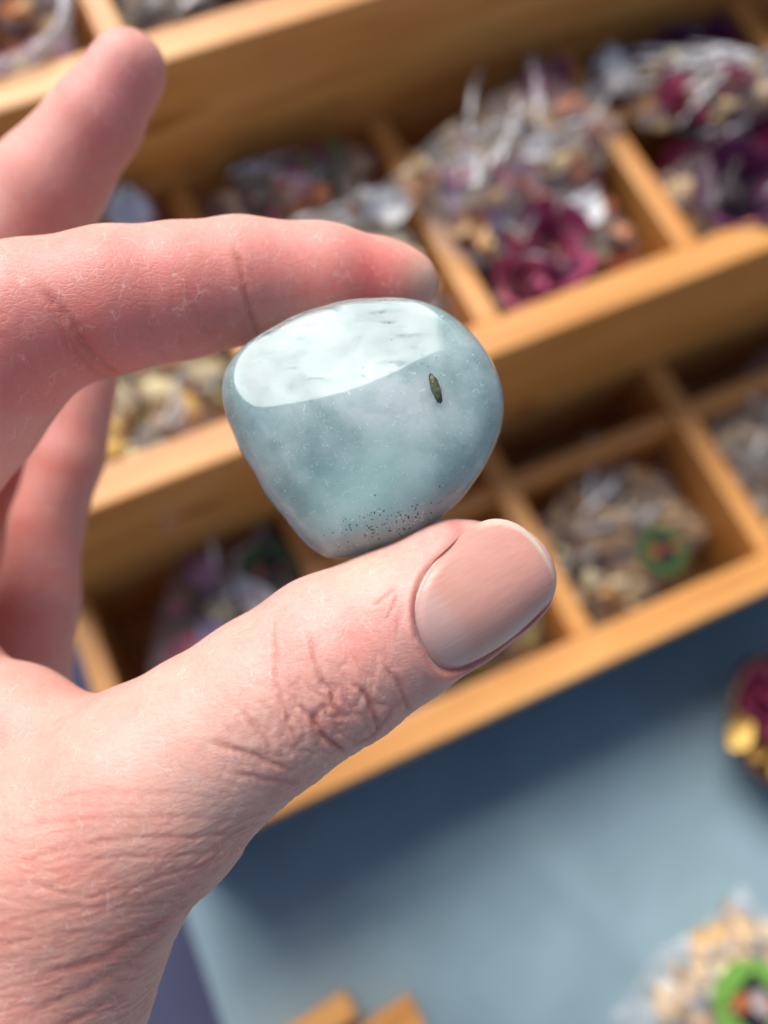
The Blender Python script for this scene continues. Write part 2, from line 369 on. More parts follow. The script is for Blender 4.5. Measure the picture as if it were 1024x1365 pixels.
def bag(name, label, group, loc, rot, size, mixture, count, sticker=None, cat='bag', tilt=(0, 0), twist=False, pleats=4, film=FILM, big=None, seed=0):
    lx, ly, h = size[0]*1.1, size[1]*1.1, size[2]*1.15; count = int(count*1.25)
    M = TRAYM @ Matrix.Translation(loc) @ Matrix.Rotation(rot, 4, 'Z') @ Matrix.Rotation(tilt[0], 4, 'X') @ Matrix.Rotation(tilt[1], 4, 'Y')
    t = empty(name, label, cat, M, group)
    r = random.Random(seed+5)
    link('film', film_mesh(lx, ly, h, .0016, seed+3), film, t)
    bagfull = [k for k, n_ in mixture for _ in range(n_)]
    for i in range(count):
        kd, cl = bagfull[r.randrange(len(bagfull))]
        me = piece(kd, cl)
        x, y = r.uniform(-.82, .82), r.uniform(-.82, .82)
        o = bpy.data.objects.new(kd, me); C.objects.link(o); o.parent = t
        me.polygons.foreach_set('use_smooth', [True]*len(me.polygons))
        top = h*((1-abs(x)**2.6)*(1-abs(y)**2.6))**.55
        o.location = (x*lx, y*ly, top*r.uniform(-.25, .80)); s_ = r.uniform(.75, 1.25)
        o.rotation_euler = (r.uniform(-1, 1), r.uniform(-1, 1), r.uniform(0, 6.28)); o.scale = (s_, s_, s_)
    for (kd, cl, x, y, s_) in (big or ()):
        me = piece(kd, cl); o = bpy.data.objects.new(kd, me); C.objects.link(o); o.parent = t
        me.polygons.foreach_set('use_smooth', [True]*len(me.polygons))
        o.location = (x*lx, y*ly, h*.72); o.rotation_euler = (r.uniform(-.4, .4), r.uniform(-.4, .4), r.uniform(0, 6)); o.scale = (s_,)*3
    if twist:
        # the gathered end of the cellophane: a fan of stiff pleats
        bm = bmesh.new()
        n = 15
        for i in range(n):
            a = (i/(n-1)-.5)*1.5; zz = .003*(-1)**i
            bm.verts.new((lx*.9, .004*(i/(n-1)-.5), h*.4+zz*.3)); bm.verts.new((lx*.9+twist*math.cos(a), twist*math.sin(a), h*.7+zz+r.uniform(0, .004)))
        bm.verts.ensure_lookup_table()
        for i in range(n-1): bm.faces.new([bm.verts[k] for k in (2*i, 2*i+1, 2*i+3, 2*i+2)])
        link('gathered_end', bm_mesh('gathered_end', bm), FILM2, t)
    if pleats:
        # sharp folds of the film that catch the light
        bm = bmesh.new()
        for q in range(pleats):
            a0, x0, y0, ln = r.uniform(-.5, .9), r.uniform(-.7, .3)*lx, r.uniform(-.8, .8)*ly, r.uniform(.5, 1.0)*lx; pv = None
            for k in range(9):
                t_ = k/8; x, y = x0+ln*t_*math.cos(a0), y0+ln*t_*math.sin(a0)+.002*math.sin(3*t_+q)
                zz = h*(1.02-.25*(x/lx)**2-.2*(y/ly)**2)+.0012*math.sin(2.5*t_+q); wd_ = .0008*math.sin(math.pi*(t_*.9+.05))+.0002
                cur = (bm.verts.new((x, y-wd_, zz)), bm.verts.new((x, y, zz+wd_*1.3)), bm.verts.new((x, y+wd_, zz)))
                if pv: bm.faces.new((pv[0], cur[0], cur[1], pv[1])); bm.faces.new((pv[1], cur[1], cur[2], pv[2]))
                pv = cur
        link('film_fold', bm_mesh('film_fold', bm), FOLD, t)
    if sticker:
        x, y, R, ang, cols = sticker
        zt = h*((1-abs(x/lx)**2.6)*(1-abs(y/ly)**2.6))**.55+.0022
        def plate(nm, rad, th, z, mat, n=8, sq=1.0, par=t):
            bm = bmesh.new(); ring = [bm.verts.new((rad*math.cos(2*math.pi*(k+.5)/n)*sq, rad*math.sin(2*math.pi*(k+.5)/n), 0)) for k in range(n)]
            f = bm.faces.new(ring); e = bmesh.ops.extrude_face_region(bm, geom=[f])
            for v in e['geom']:
                if isinstance(v, bmesh.types.BMVert): v.co.z += th
            bmesh.ops.recalc_face_normals(bm, faces=bm.faces)
            o = link(nm, bm_mesh(nm, bm), mat, par, False); o.location = z; o.rotation_euler = (0, 0, ang if par is t else 0); return o
        st = plate('sticker', R, .0003, (x, y, zt), PAPER[cols[0]])
        plate('sticker_panel', R*.66, .0003, (0, 0, .0004), PAPER['black'], 4, 1.1, st)
        if cols[0] == 'green': plate('sticker_picture', R*.34, .0003, (R*.12, -R*.08, .0008), PAPER['greyp'], 6, .8, st)
        plate('sticker_picture', R*.22, .0003, (-R*.2, R*.25, .0008), PAPER['rustp'], 5, 1.2, st)
        plate('sticker_picture', R*.18, .0003, (R*.32, -R*.3, .0009), PAPER['rustp'], 5, 1.0, st)
    return t
PAPER = {k: simple('paper_'+k, c, .45, .08, 80) for k, c in dict(green=(.15, .33, .05), darkgreen=(.045, .10, .02), black=(.012, .011, .012), greyp=(.38, .31, .29), rustp=(.40, .11, .03)).items()}
HAZ = math.pi/2
ROSES = [(('rosebud', 'magenta'), 2), (('rosebud', 'purple'), 1), (('petal', 'magenta'), 2), (('petal', 'plum'), 2), (('flower_head', 'beige'), 4), (('petal', 'cream'), 3), (('petal', 'orange'), 2), (('petal', 'rust'), 1)]
CHAM = [(('flower_head', 'cream'), 4), (('flower_head', 'gold'), 2), (('petal', 'white'), 2), (('root_piece', 'beige'), 2), (('leaf', 'olive'), 2), (('chip', 'beige'), 3)]
ROOTS = [(('root_piece', 'beige'), 4), (('root_piece', 'tan'), 4), (('chip', 'cream'), 2), (('root_piece', 'brown'), 3), (('chip', 'grey'), 2)]
MIXED = [(('petal', 'orange'), 2), (('leaf', 'green'), 2), (('leaf', 'olive'), 2), (('flower_head', 'orange'), 2), (('petal', 'pinkp'), 1), (('chip', 'beige'), 2), (('flower_head', 'beige'), 3)]
PETALS = [(('petal', 'cream'), 2), (('petal', 'pinkp'), 3), (('petal', 'pinkp'), 2), (('petal', 'lilac'), 2), (('leaf', 'brown'), 3), (('chip', 'tan'), 3), (('leaf', 'olive'), 1), (('petal', 'white'), 1), (('petal', 'rust'), 2)]
HERBS = [(('leaf', 'dark'), 3), (('leaf', 'olive'), 2), (('chip', 'brown'), 3), (('root_piece', 'brown'), 2)]
PALE = [(('flower_head', 'cream'), 1), (('petal', 'white'), 2), (('petal', 'pinkp'), 3), (('petal', 'beige'), 4), (('rosebud', 'pinkp'), 1), (('petal', 'cream'), 3), (('petal', 'orange'), 3), (('leaf', 'tan'), 2)]
G = 'clear bags of dried flowers in the tray'
# front tier
bag('herb_bag', 'clear bag of pink and lilac petals below the fingers, in the leftmost front compartment', G, (-.004, .045, .038), 1.1, (.034, .024, .012), PETALS, 75, seed=1, tilt=(.1, 0), big=[('petal', 'pinkp', -.3, .35, 1.5), ('petal', 'lilac', .1, .3, 1.6), ('leaf', 'white', -.6, -.1, 1.8), ('leaf', 'white', .4, -.2, 1.6), ('petal', 'lilac', .6, .5, 1.2)])
bag('herb_bag', 'clear bag of brown herbs with dark green sticker, below the stone\'s left edge', G, (.008, .067, .036), .3, (.020, .013, .008), HERBS+PETALS, 40, seed=2, tilt=(.3, 0), sticker=(.005, .001, .0095, .3, ('darkgreen',)))
bag('herb_bag', 'clear bag of grey purple buds in the front compartment half hidden behind the thumb nail', G, (.058, .036, .029), .2, (.024, .020, .011), PETALS+HERBS+CHAM, 55, seed=3)
bag('herb_bag', 'clear bag of tan root pieces with a dark green sticker, right of the thumb nail', G, (.121, .037, .029), .5, (.026, .022, .012), ROOTS, 60, seed=4, tilt=(.12, .05), sticker=(.0, -.0125, .0085, .2, ('darkgreen',)))
bag('herb_bag', 'clear bag of pale grey root pieces at the right edge in the front tier', G, (.186, .044, .030), .3, (.026, .024, .013), ROOTS+[(('chip', 'grey'), 5), (('petal', 'white'), 1)], 60, seed=5)
# middle tier
bag('herb_bag', 'clear bag of golden chamomile in the gap between index finger and stone', G, (.000, .115, .076), .7, (.026, .020, .012), CHAM, 60, seed=6)
bag('herb_bag', 'clear bag of cream chamomile heads just above the index finger', G, (.060, .124, .086), .1, (.027, .024, .014), CHAM, 70, seed=7, big=[('petal', 'white', .75, .4, 1.5), ('petal', 'white', .6, .6, 1.3)])
bag('herb_bag', 'clear bag of orange petals and green leaves against the tall back riser', G, (.062, .156, .089), .0, (.024, .010, .012), MIXED, 45, seed=8, tilt=(.35, 0))
bag('herb_bag', 'clear bag of pale stems and white buds beside the middle fingertip', G, (-.002, .152, .090), .4, (.026, .012, .012), PALE+CHAM, 45, seed=9, tilt=(.3, 0), big=[('petal', 'white', .6, .3, 1.6)])
bag('herb_bag', 'clear bag with a big purple rosebud in the middle tier right of the index fingertip', G, (.123, .112, .083), .15, (.025, .017, .014), ROSES, 60, seed=10, tilt=(.1, 0), big=[('rosebud', 'magenta', -.15, -.1, 1.35), ('rosebud', 'pinkp', -.55, -.3, 1.0), ('petal', 'white', .45, .1, 1.4)])
bag('herb_bag', 'crumpled clear bag of pale pink and cream petals spilling over the cross divider', G, (.124, .138, .098), .38, (.034, .018, .011), PALE+[(('petal', 'lilac'), 2), (('petal', 'magenta'), 1)], 55, seed=11, tilt=(.15, .1), twist=.011, pleats=9)
bag('herb_bag', 'clear bag of purple rosebuds at the right edge of the middle tier', G, (.191, .110, .083), .2, (.028, .018, .014), ROSES, 55, seed=12, big=[('rosebud', 'purple', -.3, -.2, 1.4), ('rosebud', 'magenta', .2, .1, 1.2), ('petal', 'gold', .45, .0, 1.4)])
bag('herb_bag', 'clear bag of plum petals under white pleated cellophane, upper right', G, (.196, .137, .096), 2.75, (.026, .014, .010), ROSES+CHAM+[(('chip', 'grey'), 4)], 45, seed=13, tilt=(.15, 0), twist=.013, pleats=9)
bag('herb_bag', 'clear bag of plum rosebuds with cream balls in the back corner compartment', G, (.197, .159, .080), .1, (.022, .0115, .012), ROSES, 45, seed=14, tilt=(.2, 0), big=[('rosebud', 'purple', -.3, .1, 1.2), ('flower_head', 'cream', .0, .3, 1.3), ('flower_head', 'cream', -.35, -.5, 1.2), ('rosebud', 'magenta', .3, -.2, 1.0)])
# back tier
bag('herb_bag', 'dark bag of herbs in the back tier at the top edge', G, (.062, .207, .117), .1, (.028, .018, .012), HERBS, 55, seed=15)
# the round tub at the upper left
def lathe(name, prof, n, mat, parent, sm=True):
    v, f = [], []
    for (r_, z_) in prof:
        for k in range(n): v.append((r_*math.cos(2*math.pi*k/n), r_*math.sin(2*math.pi*k/n), z_))
    for i in range(len(prof)-1):
        for k in range(n): f.append((i*n+k, i*n+(k+1) % n, (i+1)*n+(k+1) % n, (i+1)*n+k))
    return link(name, mesh(name, v, f), mat, parent, sm)
def scatter(t, mixture, count, R, z0, z1, seed):
    r = random.Random(seed); pool = [k for k, n_ in mixture for _ in range(n_)]
    for i in range(count):
        kd, cl = pool[r.randrange(len(pool))]; me = piece(kd, cl)
        me.polygons.foreach_set('use_smooth', [True]*len(me.polygons))
        o = bpy.data.objects.new(kd, me); C.objects.link(o); o.parent = t
        q = R*math.sqrt(r.random()); a = r.uniform(0, 6.28)
        o.location = (q*math.cos(a), q*math.sin(a), r.uniform(z0, z1)); o.rotation_euler = (r.uniform(-1, 1), r.uniform(-1, 1), a)
        s_ = r.uniform(.7, 1.1); o.scale = (s_,)*3
tub = empty('plastic_tub', 'round frosted plastic tub of dried petals at the top left corner', 'tub', TRAYM @ Matrix.Translation((.000, .2015, .0965)))
lathe('tub_wall', [(0, 0), (.0165, 0), (.0175, .001), (.019, .044), (.0182, .044), (.0166, .002), (0, .0016)], 48, TUBM, tub)
lathe('tub_rim', [(.0185, .0425), (.0212, .043), (.0214, .0455), (.019, .0462), (.0183, .044), (.0185, .0425)], 48, TUBM, tub)
scatter(tub, PALE+PETALS+[(('chip', 'beige'), 5)], 60, .0135, .022, .036, 3)
# the bowl on the cloth
BOWLW = wood('bowl_wood', (.09, .035, .018), (.14, .055, .028), (.19, .08, .04), .4)
bowl = empty('wooden_bowl', 'small round dark wooden bowl of dried rose petals at the right edge', 'bowl', TRAYM @ Matrix.Translation((.1495, -.0392, 0)))
lathe('bowl_body', [(0, .0005), (.012, .0005), (.0135, .002), (.0205, .012), (.0235, .0225), (.0228, .0235), (.0215, .0225), (.0185, .0125), (.012, .005), (0, .004)], 64, BOWLW, bowl)
scatter(bowl, [(('petal', 'magenta'), 1), (('petal', 'orange'), 3), (('petal', 'rust'), 2), (('rosebud', 'plum'), 1), (('petal', 'tan'), 3), (('chip', 'gold'), 2), (('petal', 'gold'), 2), (('petal', 'purple'), 1)], 75, .0165, .010, .021, 4)
for (kd, cl, x, y, z, s_) in (('petal', 'gold', -.0225, .0055, .0242, 1.1), ('rosebud', 'magenta', -.008, .012, .021, 1.0), ('petal', 'orange', -.010, -.008, .021, 1.5), ('petal', 'orange', -.004, -.013, .0215, 1.5)):
    o = bpy.data.objects.new(kd, piece(kd, cl)); C.objects.link(o); o.parent = bowl; o.location = (x, y, z); o.scale = (s_,)*3; o.rotation_euler = (.1, .1, .4)
# the bag on the cloth
bag('herb_bag', 'clear bag of pale root chips with a bright green octagonal sticker on blue cloth', 'clear bags of dried flowers', (.0915, -.1090, .0045), .25, (.027, .026, .010),
    [(('flower_head', 'beige'), 3), (('chip', 'cream'), 3), (('flower_head', 'tan'), 3), (('root_piece', 'tan'), 2)], 75, seed=21, sticker=(.004, .007, .0125, .1, ('green',)), film=FILM3)
# two blocks of pine at the bottom edge
def block(name, label, loc, rot, size):
    o = link(name, box_mesh(name, *size, .0012, 3), PINE, None, False); o.matrix_world = TRAYM @ Matrix.Translation(loc) @ Matrix.Rotation(rot, 4, 'Z')
    o['label'] = label; o['category'] = 'block'; o['group'] = 'pine blocks on the cloth'
block('pine_block', 'left one of two pale pine block corners at the bottom edge', (-.0369, -.0573, .0062), .115, (.050, .0078, .0122))
block('pine_block', 'right one of two pine block corners at the bottom edge, pointed and orange', (-.0198, -.0682, .0062), .115, (.050, .0120, .0122))

# ------------------------------------------------------------------ hand and stone (millimetres in the hand's own frame)
HM = Matrix.Translation(Vector((0, 0, CAMZ))+fw*.12) @ ROT.to_4x4()
def smin(a, b, k):
    h = np.clip(.5+.5*(b-a)/k, 0, 1); return b*(1-h)+a*h-k*h*(1-h)
def sstep(a, b, x):
    t = np.clip((x-a)/(b-a), 0, 1); return t*t*(3-2*t)
# --- the tumbled stone
OUT = np.array([(-1.16, 27.2), (4.14, 27.01), (7.03, 26.04), (9.63, 24.31), (12.61, 21.13), (14.63, 17.57), (15.4, 13.72), (15.02, 10.64), (13.86, 7.75), (11.36, 3.61), (7.51, -0.53), (2.89, -3.8), (-2.6, -5.63), (-6.93, -6.02), (-9.34, -4.67), (-12.71, -0.72), (-16.56, 5.05), (-19.26, 9.87), (-20.7, 14.68), (-20.51, 17.57), (-18.68, 20.46), (-13.86, 23.64), (-7.89, 26.14)])
SC_ = np.array((-2.1, 11.0)); SUNH = np.array(ROT.transposed() @ SUN); HALF = SUNH+np.array((0.03, -.165, .985)); HALF /= np.linalg.norm(HALF); HALF += np.array((.08, -.02, 0)); HALF /= np.linalg.norm(HALF)
def stone_mesh():
    nth, nr = 320, 90
    d = OUT-SC_; ang = np.arctan2(d[:, 1], d[:, 0]); rad = np.hypot(d[:, 0], d[:, 1]); o = np.argsort(ang); ang, rad = ang[o], rad[o]
    th = np.linspace(-np.pi, np.pi, nth, endpoint=False)
    ea = np.concatenate([ang-2*np.pi, ang, ang+2*np.pi]); er = np.tile(rad, 3)
    fine = np.linspace(-np.pi, np.pi, 2880, endpoint=False); fr = np.interp(fine, ea, er)
    ker = np.exp(-.5*(np.arange(-90, 91)/16.)**2); ker /= ker.sum()
    fr = np.convolve(np.concatenate([fr[-90:], fr, fr[:90]]), ker, 'valid')
    R = fr[::9]
    def zfront(x, y, r):
        dome = 9.4*np.sqrt(np.maximum(1-r**3.4, 0))
        z = smin(dome, 7.3-.012*(x+2)-.02*(y-10)-.0016*((x+2)**2+(y-9)**2)+0*x, 1.3)
        n = HALF; p0 = (-8, 13.9, 7.0)
        top = p0[2]-((x-p0[0])*n[0]+(y-p0[1])*n[1])/n[2]+.0018*((x-p0[0])**2+(y-p0[1])**2)-.012*np.clip(x-2, 0, 99)**2
        z = smin(z, top, .45)
        l = np.array((-.79*.60, -.61*.60, .80)); p1 = (-11.5, 4.6, 6.9)
        left = p1[2]-((x-p1[0])*l[0]+(y-p1[1])*l[1])/l[2]
        z = smin(z, left, .9)
        b = np.array((.30, -.42, .86)); p2 = (6.5, 2.6, 6.6)
        z = smin(z, p2[2]-((x-p2[0])*b[0]+(y-p2[1])*b[1])/b[2], 2.2)
        z = np.minimum(z, dome)
        return z+.05*np.sin(x*.5+1)*np.sin(y*.43)*(1-r)
    v, f = [], []
    rr = np.sin(np.linspace(0, 1, nr+1)[1:]*np.pi/2)
    ct, stn = np.cos(th), np.sin(th)
    v.append((SC_[0], SC_[1], float(zfront(np.array(SC_[0]), np.array(SC_[1]), np.array(0.)))))
    for r in rr:
        x = SC_[0]+R*r*ct; y = SC_[1]+R*r*stn; z = zfront(x, y, np.full(nth, r))
        v += list(zip(x, y, z))
    for r in rr[:-1][::-1]:
        x = SC_[0]+R*r*ct; y = SC_[1]+R*r*stn; z = np.full(nth, -8.5*math.sqrt(max(1-r**2.3, 0))); v += list(zip(x, y, z))
    v.append((SC_[0], SC_[1], -8.5)); last = len(v)-1
    nring = (len(v)-2)//nth
    for k in range(nth): f.append((0, 1+k, 1+(k+1) % nth))
    for i in range(nring-1):
        a = 1+i*nth
        for k in range(nth): f.append((a+k, a+nth+k, a+nth+(k+1) % nth, a+(k+1) % nth))
    a = 1+(nring-1)*nth
    for k in range(nth): f.append((a+(k+1) % nth, a+k, last))
    v = np.array(v); v[:, 2] += 1.0
    return mesh('tumbled_stone', v*.001, f), zfront, R, th
sme, zfront, SR, STH = stone_mesh()
GLASS, t_, b_ = nodes('clear_stone_skin')
b_.inputs['Base Color'].default_value = (.93, .985, .98, 1); b_.inputs['Transmission Weight'].default_value = 1; b_.inputs['IOR'].default_value = 1.39
v_ = coords(t_, (1000, 1000, 1000)); mp_ = N(t_, 'Mapping'); mp_.inputs['Rotation'].default_value = (0, 0, .5); mp_.inputs['Scale'].default_value = (.5, 1.6, 1); t_.links.new(v_, mp_.inputs['Vector'])
kk_ = ramp(t_, noise(t_, mp_.outputs[0], .75, 5, .7), [(.335, (0, 0, 0)), (.385, (1, 1, 1))]); bump(t_, b_, kk_.outputs[0], .00010, .5)
rw_ = ramp(t_, noise(t_, v_, 1.1, 6, .75, .5), [(.35, (.4,)*3), (.42, (.11,)*3), (.7, (.08,)*3)]); t_.links.new(rw_.outputs[0], b_.inputs['Roughness'])
stone = link('tumbled_stone', sme, GLASS); stone.matrix_world = HM
vs_ = np.array([v.co for v in sme.vertices]); nm_ = np.array([v.normal for v in sme.vertices]); dep_ = .0009
core = link('milky_core', mesh('milky_core', vs_-nm_*dep_, [tuple(p.vertices) for p in sme.polygons]), STONE, stone)
stone['label'] = 'polished milky pale blue tumbled stone pinched between index finger and thumb'; stone['category'] = 'stone'
def stone_z(x, y):
    d = math.hypot(x-SC_[0], y-SC_[1]); an = math.atan2(y-SC_[1], x-SC_[0]); R = np.interp(an, STH, SR)
    return float(zfront(np.array(x), np.array(y), np.array(min(.999, d/R))))+1.0
# olive crystal and dark pinhead pits in its polished face
OLIVE = simple('olive_crystal', (.085, .095, .045), .45, .35, 900); PIT = simple('dark_pit', (.035, .045, .045), .6, .3, 900)
oc = lump_mesh('inclusion', 5, .00055, .0019, .0005, .14, 3)
o = link('inclusion', oc, OLIVE, stone); o.location = Vector((6.25, 15.0, stone_z(6.25, 15.0)-.22))*.001; o.rotation_euler = (0, .1, .30); o['label'] = 'dark olive inclusion'
bm = bmesh.new(); pr = random.Random(11)
for i in range(170):
    q = pr.random()
    if q < .8: x, y = pr.gauss(1.5, 4.2), 0; y = -1.6+.16*(x-0)+.03*x*x*.5+pr.gauss(0, 1.1)
    else: x, y = pr.gauss(-1, 8), pr.gauss(20, 2.2)
    d = math.hypot(x-SC_[0], y-SC_[1]); an = math.atan2(y-SC_[1], x-SC_[0])
    if d > np.interp(an, STH, SR)*.93: continue
    g = bmesh.ops.create_icosphere(bm, subdivisions=1, radius=1)['verts']; s_ = pr.uniform(.05, .13)*(1.0 if q < .8 else .8); an = pr.uniform(0, 3)
    for v in g:
        X, Y = v.co.x*s_*pr.uniform(.8, 1.7), v.co.y*s_*.8
        v.co = Vector((x+X*math.cos(an)-Y*math.sin(an), y+X*math.sin(an)+Y*math.cos(an), stone_z(x, y)+v.co.z*.03))*.001
o = link('pits', bm_mesh('pits', bm), PIT, stone); o['kind'] = 'stuff'
# pale mineral specks hanging just under the skin, in drifts
SPECK = simple('pale_speck', (.80, .86, .86), .5, .1, 900); bm = bmesh.new(); n_ = 0
while n_ < 420:
    x, y = pr.uniform(-20, 15), pr.uniform(-5, 25)
    d = math.hypot(x-SC_[0], y-SC_[1]); an = math.atan2(y-SC_[1], x-SC_[0])
    wt = math.exp(-((x-9)**2+(y-12)**2)/40)+math.exp(-((x+8)**2+(y-9)**2)/30)+.25+.4*math.sin(x*.9)*math.sin(y*.8+1)
    if d > np.interp(an, STH, SR)*.9 or pr.random() > wt*.7: continue
    n_ += 1; s_ = pr.choice((.035, .04, .05, .05, .06, .085)); el = pr.uniform(1, 2.2); an = pr.uniform(0, 3); zz = stone_z(x, y)-pr.uniform(.1, .7)
    for v in bmesh.ops.create_icosphere(bm, subdivisions=1, radius=1)['verts']:
        X, Y = v.co.x*s_*el, v.co.y*s_
        v.co = Vector((x+X*math.cos(an)-Y*math.sin(an), y+X*math.sin(an)+Y*math.cos(an), zz+v.co.z*s_*.6))*.001
o = link('specks', bm_mesh('specks', bm), SPECK, stone); o['kind'] = 'stuff'

# --- the hand: one continuous skin grown from tapered chains (x, y, z, radius)
CHAIN = {
    'thumb': [(14.83, -8.51, 2.5, 7.03), (9.51, -9.84, 2.5, 8.84), (6.91, -11.31, 3, 8.99), (1.23, -14.47, 3.5, 9.8), (-6.19, -18.54, 4, 10.89), (-14.48, -23.88, 4.5, 10.93), (-22.24, -29.3, 4.5, 11.49), (-29.66, -35.24, 4, 13.8), (-39.47, -43.31, 3, 15.9), (-45.06, -58.95, 2, 15.66), (-53.59, -79.37, 0, 18.45), (-68.42, -110.11, -4, 23.58), (-101.04, -175.36, -14, 31.44)],
    'index': [(3.37, 32.24, -10, 4.31), (0.31, 31.9, -9.5, 6.08), (-8.46, 31.62, -7.5, 7.84), (-19.42, 31.2, -5, 8.29), (-27.18, 29.43, -3.5, 8.79), (-35.73, 27.88, -2, 9.38), (-46.7, 24.91, -1, 10.18), (-57.39, 14.8, -4, 11.44), (-69.63, 4.47, -10, 13.15), (-80.54, -8.53, -16, 15.4)],
    'middle': [(-40.4, 69.63, -26, 6.14), (-45.67, 62.14, -27, 7.14), (-54.25, 52.14, -29, 8.92), (-65.42, 38.43, -32, 9.84), (-78.0, 20.38, -35, 10.66), (-90.61, -2.17, -33, 13.0)],
    'ring': [(-50.37, 23.33, -38, 5.11), (-53.94, 9.78, -38, 6.14), (-57.52, -2.24, -38, 6.01), (-58.06, -14.83, -36, 6.56), (-59.28, -30.44, -32, 7.38), (-74.65, -38.69, -26, 11.81)],
    'pinky': [(-67.15, 8.5, -48, 5.17), (-70.15, -5.16, -50, 6.05), (-71.45, -22.5, -46, 6.72), (-76.95, -35.47, -38, 8.95)],
    'web': [(-81.73, -12.0, -18, 14.51), (-58.31, -28.49, -6, 10.19), (-48.76, -29.17, -2, 9.08), (-41.01, -30.76, 1, 7.89)],
    'palm': [(-88.83, -13.88, -26, 17.72), (-80.65, -41.63, -20, 20.39), (-65.42, -60.74, -10, 21.04), (-57.39, -80.01, -4, 19.06)]}
def hand_sdf(P):
    D = None
    parts = {}
    for name, ch in CHAIN.items():
        d = None
        for a, b in zip(ch[:-1], ch[1:]):
            A = np.array(a[:3], np.float32); B = np.array(b[:3], np.float32); ab = B-A
            t = np.clip(((P-A)@ab)/(ab@ab), 0, 1)
            q = P-A-t[..., None]*ab
            e = np.sqrt((q*q).sum(-1))-(a[3]+(b[3]-a[3])*t)
            d = e if d is None else smin(d, e, 1.5)
        parts[name] = d
    D = smin(parts['thumb'], parts['palm'], 5.0); D = smin(D, parts['web'], 1.6)
    f = smin(smin(parts['middle'], parts['ring'], 1.2), parts['pinky'], 1.2)
    D = smin(D, f, 2.0); return smin(D, parts['index'], 2.0)
def surface_nets(F, org, h):
    s = F < 0; nx, ny, nz = F.shape
    cnt = np.zeros((nx-1, ny-1, nz-1), np.int8); sl = lambda i: slice(i, i-1 if i == 0 else None)
    cs = {(i, j, k): (slice(i, nx-1+i), slice(j, ny-1+j), slice(k, nz-1+k)) for i in (0, 1) for j in (0, 1) for k in (0, 1)}
    for q in cs.values(): cnt += s[q]
    act = (cnt > 0) & (cnt < 8); ids = np.argwhere(act); idx = -np.ones(act.shape, np.int64); idx[act] = np.arange(len(ids))
    acc = np.zeros((len(ids), 3)); n = np.zeros(len(ids))
    for ax in range(3):
        for u in (0, 1):
            for w_ in (0, 1):
                c0 = [0, 0, 0]; o_ = [q for q in range(3) if q != ax]; c0[o_[0]] = u; c0[o_[1]] = w_; c1 = list(c0); c1[ax] = 1
                a = F[tuple((ids+c0).T)]; b = F[tuple((ids+c1).T)]; m = (a < 0) != (b < 0)
                t = np.where(m, a/np.where(a == b, 1, a-b), 0)
                p = np.tile(np.array(c0, float), (len(ids), 1)); p[:, ax] += t
                acc += p*m[:, None]; n += m
    V = org+h*(ids+acc/n[:, None])
    faces = []
    for ax in range(3):
        b, c = (ax+1) % 3, (ax+2) % 3
        lo = [slice(None)]*3; hi = [slice(None)]*3; lo[ax] = slice(0, -1); hi[ax] = slice(1, None)
        ed = s[tuple(lo)] != s[tuple(hi)]; e = np.argwhere(ed)
        e = e[(e[:, b] > 0) & (e[:, c] > 0) & (e[:, b] < F.shape[b]-1) & (e[:, c] < F.shape[c]-1)]
        def cell(db, dc):
            q = e.copy(); q[:, b] += db; q[:, c] += dc; return idx[tuple(q.T)]
        qd = np.stack([cell(-1, -1), cell(0, -1), cell(0, 0), cell(-1, 0)], 1)
        ins = s[tuple(e.T)]; qd[~ins] = qd[~ins][:, ::-1]; faces.append(qd)
    return V, np.concatenate(faces)
h = 0.95; lo = np.array((-135, -210, -66.)); hi = np.array((32, 84, 26.)); n = np.ceil((hi-lo)/h).astype(int)
ax = [lo[i]+h*np.arange(n[i]) for i in range(3)]
F = np.empty(n, np.float32)
for i0 in range(0, n[0], 20):
    F[i0:i0+20] = hand_sdf(np.stack(np.meshgrid(ax[0][i0:i0+20], ax[1], ax[2], indexing='ij'), -1).astype(np.float32))
HV, HF = surface_nets(F, lo, h)
for _ in range(2):                           # even out the lattice before subdividing
    acc = np.zeros_like(HV); cn = np.zeros(len(HV))
    for k in range(4):
        np.add.at(acc, HF[:, k], HV[HF[:, (k+1) % 4]]+HV[HF[:, (k+3) % 4]]); np.add.at(cn, HF[:, k], 2)
    HV = .5*HV+.5*acc/cn[:, None]
tmp = bpy.data.objects.new('hand_cage', mesh('hand_cage', HV, HF)); C.objects.link(tmp)
md = tmp.modifiers.new('s', 'SUBSURF'); md.levels = 2; md.render_levels = 2
dg = bpy.context.evaluated_depsgraph_get(); hme = bpy.data.meshes.new_from_object(tmp.evaluated_get(dg)); hme.name = 'hand'
bpy.data.objects.remove(tmp)
nv = len(hme.vertices); V = np.empty(nv*3); hme.vertices.foreach_get('co', V); V = V.reshape(-1, 3)
NN = np.empty(nv*3); hme.vertex_normals.foreach_get('vector', NN); NN = NN.reshape(-1, 3)
from mathutils import noise as mn
from mathutils.bvhtree import BVHTree
